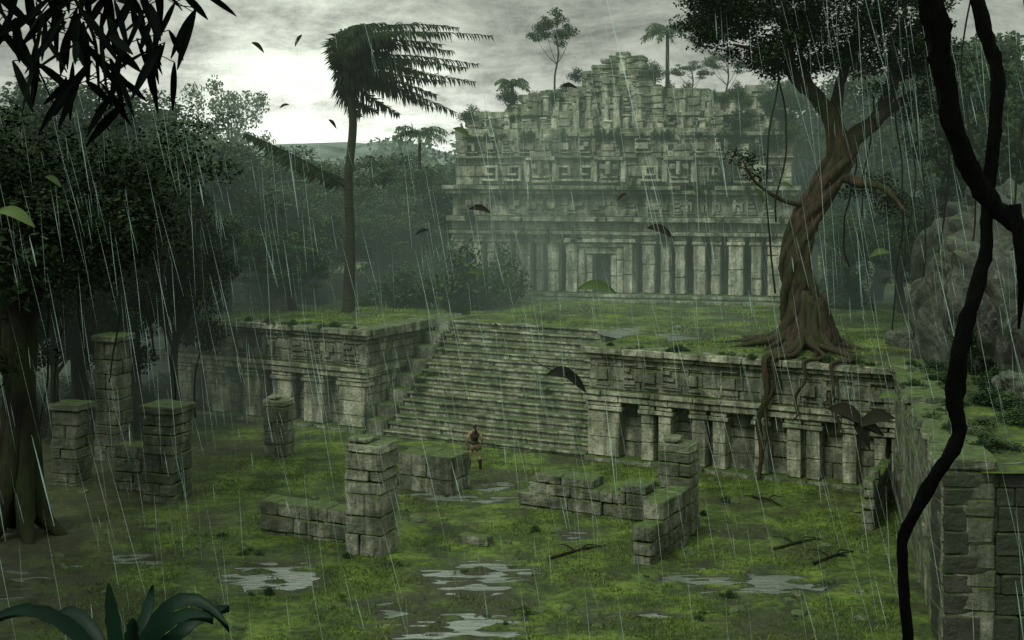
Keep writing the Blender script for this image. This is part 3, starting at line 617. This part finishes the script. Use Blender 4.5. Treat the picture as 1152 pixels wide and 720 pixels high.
b=MB(); pts=smooth_path([pp(391,360),pp(392,345),pp(394,270),pp(392,200),pp(397,140),pp(390,80)],5); b.tube(pts,lerp_r([.42,.30,.23,.21,.20,.15],5),10,.15); b.build('trunk',M['bark_p'],t,smooth=True)
hub=(390,80); random.seed(3)
FRD=[((378,14),(515,30)),((372,22),(556,44)),((395,45),(545,70)),((400,65),(540,96)),((400,76),(515,128)),((385,95),(455,126)),((365,15),(455,28)),((362,60),(415,42)),((372,110),(425,122)),((380,32),(500,52)),((410,52),(525,80)),((400,70),(495,108)),((372,90),(404,130)),((368,40),(400,24)),((390,52),(480,85)),((385,70),(470,105)),((370,60),(440,60)),((380,20),(490,40)),((370,80),(440,108)),((376,48),(412,32)),((372,70),(415,95)),((372,40),(450,48)),((380,60),(460,75)),((385,38),(515,58)),((390,72),(500,95)),((395,82),(485,118))]
for i,(c1,c2) in enumerate(FRD):
    b=MB(); dy=random.uniform(-1.2,1.2); j=lambda a:(a[0]+random.uniform(-6,6),a[1]+random.uniform(-4,4)); frond(b,pp(*hub),pp(*j(c1),dy*.6),pp(*j(c2),dy),90,.85,(.12,0,-.1),.05,.25,.04,.12,.35); b.build('frond',M['palm'],t)
b=MB(); frond(b,pp(390,212),pp(350,180,-.4),pp(276,150,-.8),50,.85,(-.3,0,-.2),.08,.5,.08,.15); b.build('dead_frond',M['palm'],t)
b=MB(); frond(b,pp(391,205),pp(370,190,.4),pp(315,178,.5),34,.8,(-.2,0,-.2),.05,.6,.08,.2); b.build('dead_frond',M['palm'],t)
def small_palm(loc,h,r,label,lean=0.):
    t=empty('palm_tree',loc,0,label,'palm'); b=MB(); top=Vector((lean,0,h)); b.tube(smooth_path([(0,0,-.3),(lean*.2,0,h*.5),top],5),lerp_r([.17,.11,.09],5),7); b.build('trunk',M['bark_p'],t,smooth=True)
    for k in range(15):
        a=k*2.4; e=random.uniform(-.1,1); d=Vector((math.cos(a),math.sin(a),0)); b=MB()
        frond(b,top,top+d*r*.5+Vector((0,0,r*.5*e+.2)),top+d*r+Vector((0,0,-r*.4+r*.5*e)),24,r*.3,(0.2,0,0),.03,.4,.035,.15); b.build('frond',M['leaf_m'],t)
p=tw(tp(748),2.8,9.9); small_palm(p,H-(34-YH)/F*p.y-p.z,1.5,'tall thin palm growing behind the temple tower')
p=tw(tp(570),1.8,10.6); small_palm(p,.9,1.0,'tiny palm on the left shoulder of the temple')
p=P(472,200,80); small_palm((p.x,80,TZ),P(0,152,80).z-TZ,1.7,'palm rising from the forest just left of the temple')
# ---------------------------------------------------------------- twisted fig tree
Yt=51.8; base=P(908,388,Yt); base.z=TZ; t=empty('twisted_fig_tree',base,0,'great twisted fig tree rooted on the right terrace wall','tree')
def tp2(px,py,dy=0): return P(px,py,Yt+dy)-base
b=MB(); main=smooth_path([tp2(908,398),tp2(906,365),tp2(900,325),tp2(895,290),tp2(905,250),tp2(927,212),tp2(945,178)],6); rm=lerp_r([1.25,.95,.75,.67,.65,.63,.56],6)
b.tube(main,[r*.78 for r in rm],12,.3)
for k in range(11):
    ps=[]
    for i,p in enumerate(main):
        a=k*2*math.pi/11+i*.085+.4*math.sin(i*.23+k*1.7); ps.append(p+Vector((math.cos(a),math.sin(a),0))*rm[i]*(.74+.16*math.sin(i*.4+k*2)))
    b.tube(ps,[r*(.20+.10*math.sin(k*2+i*.25)) for i,r in enumerate(rm)],7,.5)
b.build('trunk',M['bark_r'],t,smooth=True)
BR=[([(945,184),(938,140),(915,105),(893,85),(886,45),(880,-10)],[.5,.38,.3,.24,.18,.1],0),([(944,184),(960,155),(985,135),(1003,95),(1005,55),(1020,10)],[.48,.38,.3,.25,.19,.1],.5),([(938,196),(965,205),(995,212),(1020,240)],[.26,.2,.13,.05],-.6),([(938,140),(945,95),(960,50),(975,0)],[.28,.2,.16,.1],.8),([(893,85),(860,60),(825,50)],[.16,.12,.05],-.5),([(985,135),(1020,110),(1050,95)],[.22,.15,.07],.6),([(912,232),(880,225),(850,205),(835,180)],[.12,.08,.06,.03],-.5),([(925,120),(900,60),(930,20)],[.15,.12,.06],1.2),([(1003,95),(1030,60),(1060,20)],[.18,.12,.06],.8)]
for ps,rs,dy in BR:
    b=MB(); b.tube(smooth_path([tp2(x,y,dy*i) for i,(x,y) in enumerate(ps)],5),lerp_r(rs,5),8,.35); b.build('limb',M['bark_r'],t,smooth=True)
random.seed(31)
for k in range(24):
    a=k*2*math.pi/24+.1; d=Vector((math.cos(a),math.sin(a),0)); L_=random.uniform(1.6,4.2); q=d.cross(Vector((0,0,1)))*random.choice((-1,1))
    b=MB(); b.tube(smooth_path([d*.5+Vector((0,0,random.uniform(1.2,2.2))),d*1.0+Vector((0,0,.5)),d*L_*.6+q*.25+Vector((0,0,.12)),d*L_-q*.3+Vector((0,0,-.06))],4),lerp_r([.26,.2,.12,.05],4),7,.4); b.build('root',M['bark_r'],t,smooth=True)
for s,e,zend,rr in ((7.2,7.0,0,1.),(7.5,7.2,1.2,.6),(9.6,9.8,2.0,.6),(8.6,8.3,2.4,.5)):
    b=MB()
    ps=[base-V*.4+Vector((0,0,.3)),W(s+.5,.6,TZ+.2),W(s,-.28,TZ+.1),W(s+.1,-.36,3.2+zend*.25),W((s+e)/2-.12,-.38,2.2+zend*.4),W(e+.1,-.36,1.1+zend*.6),W(e,-.45,zend-.05)]
    b.tube([p-base for p in smooth_path(ps,5)],lerp_r([.17*rr,.15*rr,.13*rr,.12*rr,.11*rr,.10*rr,.06*rr],5),7,.4); b.build('hanging_root',M['bark_r'],t,smooth=True)
cents=[]
for i in range(250):
    px=random.uniform(785,1060); py=random.uniform(-60,82)
    if px<850: py=random.uniform(-30,48) 
    cents.append(tuple(tp2(px,py,random.uniform(-2.5,3.5))))
for px,py in ((785,25),(795,40),(800,45),(820,58),(1040,100),(1055,90),(1030,110),(990,100),(870,70),(960,215),(985,205),(1010,232),(1000,70),(838,178),(848,196),(775,30),(1060,70),(1000,222),(1020,125),(1045,115),(880,80),(845,65)): cents.append(tuple(tp2(px,py,random.uniform(-.5,.8))))
link('crown',npmesh('crown',clumpleaves(cents,.85,260,.15,.5),4,M['leaf_d']),t)
random.seed(17)
def liana(px,y0,y1,Y,r,label,group):
    b=MB(); n=9; ps=[P(px+7*math.sin(i*.8+px)+random.uniform(-2,2),y0+(y1-y0)*i/(n-1),Y+.2*math.sin(i)) for i in range(n)]
    b.tube(smooth_path(ps,3),r,6,.3); return tag(b.build('hanging_vine',M['bark'],smooth=True),label,'vine',group)
for px,y0,y1,Y in ((868,30,330,50.5),(878,40,250,51),(955,150,300,53),(975,110,350,55),(1010,60,380,53),(1022,80,300,51),(1035,90,400,50),(1060,20,330,52),(1090,0,300,50),(1150,0,330,40)): liana(px,y0,y1,Y,.035,'thin liana hanging from the canopy around the twisted tree','lianas on the right')
for px,y0,y1,Y in ((48,150,520,44),(68,190,470,47),(130,200,430,49),(190,230,450,50),(165,180,400,50),(225,250,470,53),(95,160,420,46)): liana(px,y0,y1,Y,.035,'thin liana hanging in the dark left jungle','lianas on the left')
for i,(a,c_,l) in enumerate((((870,620),(925,608),'bare fallen branch below the right terrace wall'),((915,636),(960,622),'forked dead branch on the court floor at right'),((620,630),(680,616),'thin fallen branch in front of the right pillar'),((845,560),(880,572),'short dead branch at the foot of the hanging roots'))):
    p,q=G(*a),G(*c_); m=(p+q)/2; z_=Vector((0,0,.06)); b=MB(); b.tube(smooth_path([p+z_,m+Vector((.1,.1,.1)),q+z_],5),lerp_r([.045,.035,.015],5),6,.3)
    b.tube(smooth_path([m+Vector((.1,.1,.1)),m+Vector((.3,.4,.15)),m+Vector((.7,.5,.08))],4),lerp_r([.03,.02,.01],4),5,.3); b.tube(smooth_path([m,m+Vector((-.3,.4,.12)),m+Vector((-.6,.8,.06))],4),lerp_r([.025,.02,.01],4),5,.3)
    tag(b.build('fallen_branch',M['bark'],smooth=True),l,'branch')
# ---------------------------------------------------------------- foreground
def fvine(path,rs,Y,label):
    b=MB(); b.tube(smooth_path([P(x,y,Y+dy) for x,y,dy in path],6),lerp_r(rs,6),10,.45); return tag(b.build('thick_vine',M['bark_b'],smooth=True),label,'vine')
fvine([(1035,-60,0),(1052,20,0),(1062,85,.1),(1078,160,.2),(1105,215,.3),(1140,250,.2),(1200,290,0)],[.10,.11,.10,.09,.10,.085,.08],12,'thick black vine curving to the right edge in the upper right foreground')
fvine([(1088,-60,.5),(1104,20,.4),(1122,85,.3),(1118,160,.3),(1110,230,.3),(1108,290,.2),(1085,370,0),(1074,440,0),(1078,490,0),(1050,540,0),(1018,600,.1),(1016,650,.2),(1024,745,.3)],[.06,.065,.06,.06,.055,.06,.07,.08,.065,.06,.05,.045,.05],12,'long black vine snaking down the right foreground to the bottom')
fvine([(1140,230,-.2),(1150,300,-.2),(1146,370,-.1)],[.06,.05,.01],12,'short black vine end dangling at the right edge')
def lance(mb,p,d,l,wd,nrm):
    d=Vector(d).normalized(); w_=d.cross(Vector(nrm)).normalized()*wd; k=len(mb.v); n=6
    for i in range(n+1):
        t=i/n; c=Vector(p)+d*l*t+Vector((0,0,-.18*l*t*t)); ww=w_*math.sin(math.pi*min(1,(t*.93+.05)))**.8
        mb.v+=[c-ww,c+Vector(nrm)*wd*-.25,c+ww]
    for i in range(n):
        a=k+i*3; mb.f+=[(a,a+1,a+4,a+3),(a+1,a+2,a+5,a+4)]
random.seed(9)
def hang_branch(path,nl,Y,label,ll=.34):
    t=empty('hanging_branch',P(path[0][0],path[0][1],Y),0,label,'branch'); o=t.location.copy(); b=MB(); ps=[P(x,y,Y+random.uniform(-.2,.2))-o for x,y in path]; sp_=smooth_path(ps,6); b.tube(sp_,lerp_r([.02]+[.012]*(len(path)-2)+[.004],6),6); 
    lf=MB()
    for i in range(nl):
        p=sp_[int((.15+.85*i/nl)*(len(sp_)-1))]; off=Vector((random.uniform(-.16,.16),random.uniform(-.2,.2),random.uniform(-.08,.1)))
        b.tube([p,p+off],.004,4); d=Vector((random.gauss(0,.45),random.gauss(0,.3),-1+random.uniform(0,.75)))
        lance(lf,p+off,d,ll*random.uniform(.6,1.25),.026*random.uniform(.8,1.3),Vector((random.gauss(0,.5),-1,random.gauss(0,.3))).normalized())
    b.build('twig',M['bark_b'],t); lf.build('leaves',M['black'],t)
hang_branch([(-30,-40),(0,10),(25,50),(45,80)],22,9,'dark hanging leaf spray in the top left corner')
hang_branch([(60,-50),(85,0),(105,40),(110,80),(112,118)],34,9,'longest dark leaf spray hanging near the top left')
hang_branch([(90,-50),(130,-10),(165,35),(175,70)],28,9.3,'dark bamboo-like leaf spray right of the longest one')
hang_branch([(130,-40),(170,-15),(195,0),(205,12)],14,9.2,'short leaf spray at the right end of the top left foliage')
hang_branch([(20,-50),(50,-10),(62,25),(58,35)],20,8.8,'dark leaf spray between the corner and the longest spray')
def blade_plant(base,tips,label,wd=.07):
    t=empty('broad_leaf_plant',base,0,label,'plant'); base=Vector(base)
    for c1,c2 in tips:
        b=MB(); p0=Vector((0,0,0)); p1=c1-base; p2=c2-base; n=14
        for i in range(n+1):
            s=i/n; c=(1-s)**2*p0+2*s*(1-s)*p1+s*s*p2; tg=((p1-p0)*(1-s)+(p2-p1)*s).normalized(); sd=tg.cross(Vector((.15,-1,.55))).normalized(); ww=wd*(math.sin(math.pi*min(1,.12+s*.88))**.7)*(1+.12*math.sin(i*2.6))
            b.v+=[c-sd*ww+Vector((0,0,.03)),c+Vector((0,0,-.015)),c+sd*ww+Vector((0,0,.03))]
        for i in range(n): a=i*3; b.f+=[(a,a+1,a+4,a+3),(a+1,a+2,a+5,a+4)]
        b.build('leaf',M['fern'],t,smooth=True)
Yf=9.
blade_plant(P(140,785,Yf),[(P(60,655,Yf),P(-15,705,Yf-.3)),(P(90,665,Yf+.3),P(62,700,Yf+.5)),(P(125,700,Yf),P(122,660,Yf)),(P(165,700,Yf),P(172,662,Yf+.4)),(P(190,622,Yf),P(258,710,Yf-.2)),(P(180,675,Yf-.3),P(240,700,Yf-.6)),(P(150,710,Yf-.3),P(150,700,Yf-.4)),(P(200,700,Yf-.4),P(258,686,Yf))],'dark green broad leaf plant in the bottom left corner',.05)
random.seed(44)
def one_leaf(b,p,ang,l,wd,tilt=.5):
    d=Vector((math.cos(ang),.35*tilt,math.sin(ang))); n=Vector((-.3*math.sin(ang),-1,.55)).normalized(); d.normalize(); w_=d.cross(n).normalized()*wd; k=len(b.v); N=10
    for i in range(N+1):
        s=i/N; c=Vector(p)+d*l*(s-.5)+Vector((0,0,.16*l*math.sin(math.pi*s))); ww=w_*(math.sin(math.pi*min(1,s*.97+.02))**.8)
        b.v+=[c-ww+n*wd*.25,c,c+ww+n*wd*.25]
    for i in range(N): a=k+i*3; b.f+=[(a,a+1,a+4,a+3),(a+1,a+2,a+5,a+4)]
LV=[(18,247,46,-25,'fly',16,'large green leaf blowing in at the left edge'),(520,151,24,-30,'fly',30,'green leaf flying just left of the temple shoulder'),(540,238,26,-10,'flyd',30,'dark leaf flying before the left end of the temple band'),(743,263,34,-22,'flyd',26,'brown leaf flying above the temple doorway'),(672,328,44,-8,'fly',22,'bright green leaf flying in front of the temple door'),(535,309,20,-15,'fly',26,'small green leaf flying above the top of the stairs'),(640,99,20,-5,'flyd',40,'grey leaf in the sky left of the temple tower'),(290,54,18,-40,'flyd',40,'small dark leaf high in the sky left of the palm'),(336,46,16,60,'flyd',40,'tiny dark leaf in the sky nearest the palm crown'),(374,140,14,-50,'flyd',40,'tiny dark leaf beside the palm trunk'),(990,287,26,10,'fly',26,'green leaf flying right of the twisted tree trunk'),(855,221,20,-60,'fly',28,'upright green leaf left of the twisted tree'),(1000,448,28,0,'fly',24,'green leaf over the corner of the right boundary wall'),(1118,230,26,-20,'fly',14,'green leaf beside the thick black vines'),(205,185,18,70,'flyd',30,'small dark leaf before the left jungle'),(475,262,16,20,'flyd',36,'small dark leaf before the forest left of the temple'),(884,210,18,-10,'fly',30,'small green leaf just left of the fig branch'),(320,120,12,20,'flyd',40,'tiny dark leaf in the bright sky left of the palm'),(700,222,14,35,'flyd',34,'tiny dark leaf before the middle of the temple band'),(60,205,22,-35,'fly',22,'green leaf before the dark canopy at the left')]
for px,py,lp,ang,m,Y,lab in LV:
    b=MB(); l=lp/F*Y; one_leaf(b,(0,0,0),math.radians(ang),l,l*.15); o=b.build('blown_leaf',M[m],smooth=True); o.location=P(px,py,Y); tag(o,lab,'leaf')
def spray(px,py,Y,leaves,lab,m='flyd'):
    b=MB()
    for dx,dy,lp,ang in leaves: one_leaf(b,(dx/F*Y,random.uniform(-.1,.1),-dy/F*Y),math.radians(ang),lp/F*Y,lp/F*Y*.17)
    b.tube([Vector((-40/F*Y,0,20/F*Y)),Vector((0,0,0)),Vector((20/F*Y,.05,-10/F*Y))],[.01,.012,.006],5)
    o=b.build('blown_leaf_cluster',M[m],smooth=True); o.location=P(px,py,Y); tag(o,lab,'leaf')
spray(968,478,20,[(-15,-8,50,-25),(18,-2,46,10),(10,8,40,-20),(0,14,36,-55)],'dark torn leaf cluster flying in front of the right terrace wall')
spray(638,425,26,[(-4,0,40,-12),(8,6,34,-40)],'dark pair of torn leaves flying before the right corner of the stairs')
# ---------------------------------------------------------------- rain
random.seed(77); b=MB()
for i in range(1400):
    Y=random.uniform(14,54); px=random.uniform(-40,1190); py=random.uniform(-60,690); p=P(px,py,Y)
    l=random.choice([.4,.6,1.,1.5,2.4])*random.uniform(.6,1.3)*(.5+Y/50); d=Vector((.15+random.uniform(-.11,.13),0,-1)).normalized()
    if p.z-l<.05: continue
    if p.z-l<TZ+.1 and (p.x>bwx(Y)-.1): continue
    r=.0022+.00014*Y*random.random()+.006*(random.random()<.08)
    b.tube([p,p+d*l*.5,p+d*l],[r*.2,r,r*.3],3,cap=False)
tag(b.build('rain',M['rain']),'fine slanting rain falling across the ruins','rain',kind='stuff')
# ---------------------------------------------------------------- person
def skinobj(name,vs,es,mat,parent,roots=(0,),sub=2):
    me=bpy.data.meshes.new(name); me.from_pydata([v[:3] for v in vs],es,[]); me.materials.append(mat); o=link(name,me,parent)
    m=o.modifiers.new('skin','SKIN'); m.use_smooth_shade=True
    if not me.skin_vertices: return o
    for i,v in enumerate(vs):
        d=me.skin_vertices[0].data[i]; r=v[3]; d.radius=r if isinstance(r,tuple) else (r,r); d.use_root=i in roots
    s=o.modifiers.new('sub','SUBSURF'); s.levels=sub; s.render_levels=sub; return o
pp_=G(534,528); t=empty('person',(pp_.x,pp_.y,gh(pp_.x,pp_.y)+.0),math.radians(12),'person in brown top and shorts standing at the foot of the stairs, seen from behind','person')
vs=[(0,0,.95,(.13,.10)),(0,.0,1.08,(.11,.085)),(0,.01,1.24,(.13,.095)),(0,0,1.37,(.12,.09)),(0,0,1.45,.055),(0,.01,1.5,.053),(0,.03,1.56,(.066,.074)),(0,.02,1.63,(.085,.093)),(0,.01,1.69,(.055,.06))]
es=[(i,i+1) for i in range(8)]; roots=[0]
for sg in (-1,1):
    k=len(vs); vs+=[(sg*.16,0,1.39,.06),(sg*.27,-.04,1.18,.048),(sg*.29,.06,.97,.034),(sg*.285,.10,.90,(.034,.02))]; es+=[(3,k),(k,k+1),(k+1,k+2),(k+2,k+3)]
    for q,(dy,l) in enumerate(((.028,.075),(.010,.085),(-.010,.08),(-.028,.062))):
        j=len(vs); vs+=[(sg*.282,.10+dy,.89,.009),(sg*.28,.115+dy,.89-l*.55,.009),(sg*.265,.125+dy,.89-l,.008)]; es+=[(j,j+1),(j+1,j+2)]; roots.append(j)
    j=len(vs); vs+=[(sg*.275,.12,.92,.01),(sg*.255,.15,.895,.010),(sg*.25,.165,.87,.008)]; es+=[(j,j+1),(j+1,j+2)]; roots.append(j)
    k=len(vs); vs+=[(sg*.09,0,.87,.09),(sg*.15,.02,.66,.085),(sg*.18,.03,.49,.06),(sg*.20,-.01,.32,.062),(sg*.22,-.01,.10,.04),(sg*.235,.10,.035,.034),(sg*.24,.15,.03,.025)]; es+=[(0,k)]+[(k+i,k+i+1) for i in range(6)]
skinobj('body',vs,es,M['skin'],t,tuple(roots))
skinobj('tank_top',[(0,0,1.0,(.15,.12)),(0,.01,1.14,(.145,.12)),(0,.01,1.25,(.175,.135)),(0,0,1.37,(.17,.125)),(.10,0,1.415,.065),(-.10,0,1.415,.065)],[(0,1),(1,2),(2,3),(3,4),(3,5)],M['top'],t)
skinobj('shorts',[(0,0,1.0,(.16,.125)),(0,0,.92,(.18,.14)),(.10,0,.86,.125),(.15,.02,.66,.11),(-.10,0,.86,.125),(-.15,.02,.66,.11)],[(0,1),(1,2),(2,3),(1,4),(4,5)],M['short'],t)
for sg in (-1,1):
    skinobj('boot',[(sg*.193,.01,.42,.078),(sg*.21,-.01,.22,.066),(sg*.223,-.02,.05,.055),(sg*.235,.10,.045,.05),(sg*.24,.17,.04,.038)],[(0,1),(1,2),(2,3),(3,4)],M['boot'],t)
    skinobj('holster',[(sg*.20,.02,.84,(.03,.05)),(sg*.23,.03,.70,(.025,.035))],[(0,1)],M['boot'],t,sub=1)
hr=skinobj('hair',[(0,.0,1.70,(.085,.09)),(0,-.02,1.64,(.10,.095)),(0,-.05,1.57,(.075,.06)),(0,-.11,1.60,.04),(0,-.15,1.48,.045),(.01,-.14,1.32,.035),(.02,-.12,1.22,.014)],[(0,1),(1,2),(1,3),(3,4),(4,5),(5,6)],M['hair'],t)
skinobj('nose',[(0,.105,1.625,.010),(0,.13,1.60,.013)],[(0,1)],M['skin'],t,sub=1)
for sg in (-1,1): skinobj('eye',[(sg*.03,.102,1.635,.009),(sg*.03,.11,1.635,.008)],[(0,1)],M['eye'],t,sub=1)
skinobj('mouth',[(-.02,.106,1.572,.006),(.02,.106,1.572,.006)],[(0,1)],M['top'],t,sub=1)
skinobj('backpack',[(0,-.15,1.34,(.10,.055)),(0,-.17,1.22,(.11,.065)),(0,-.15,1.12,(.09,.055))],[(0,1),(1,2)],M['boot'],t)
b=MB(); b.box(-.17,.17,-.135,.135,.985,1.03,.0); b.build('belt',M['boot'],t,.02)
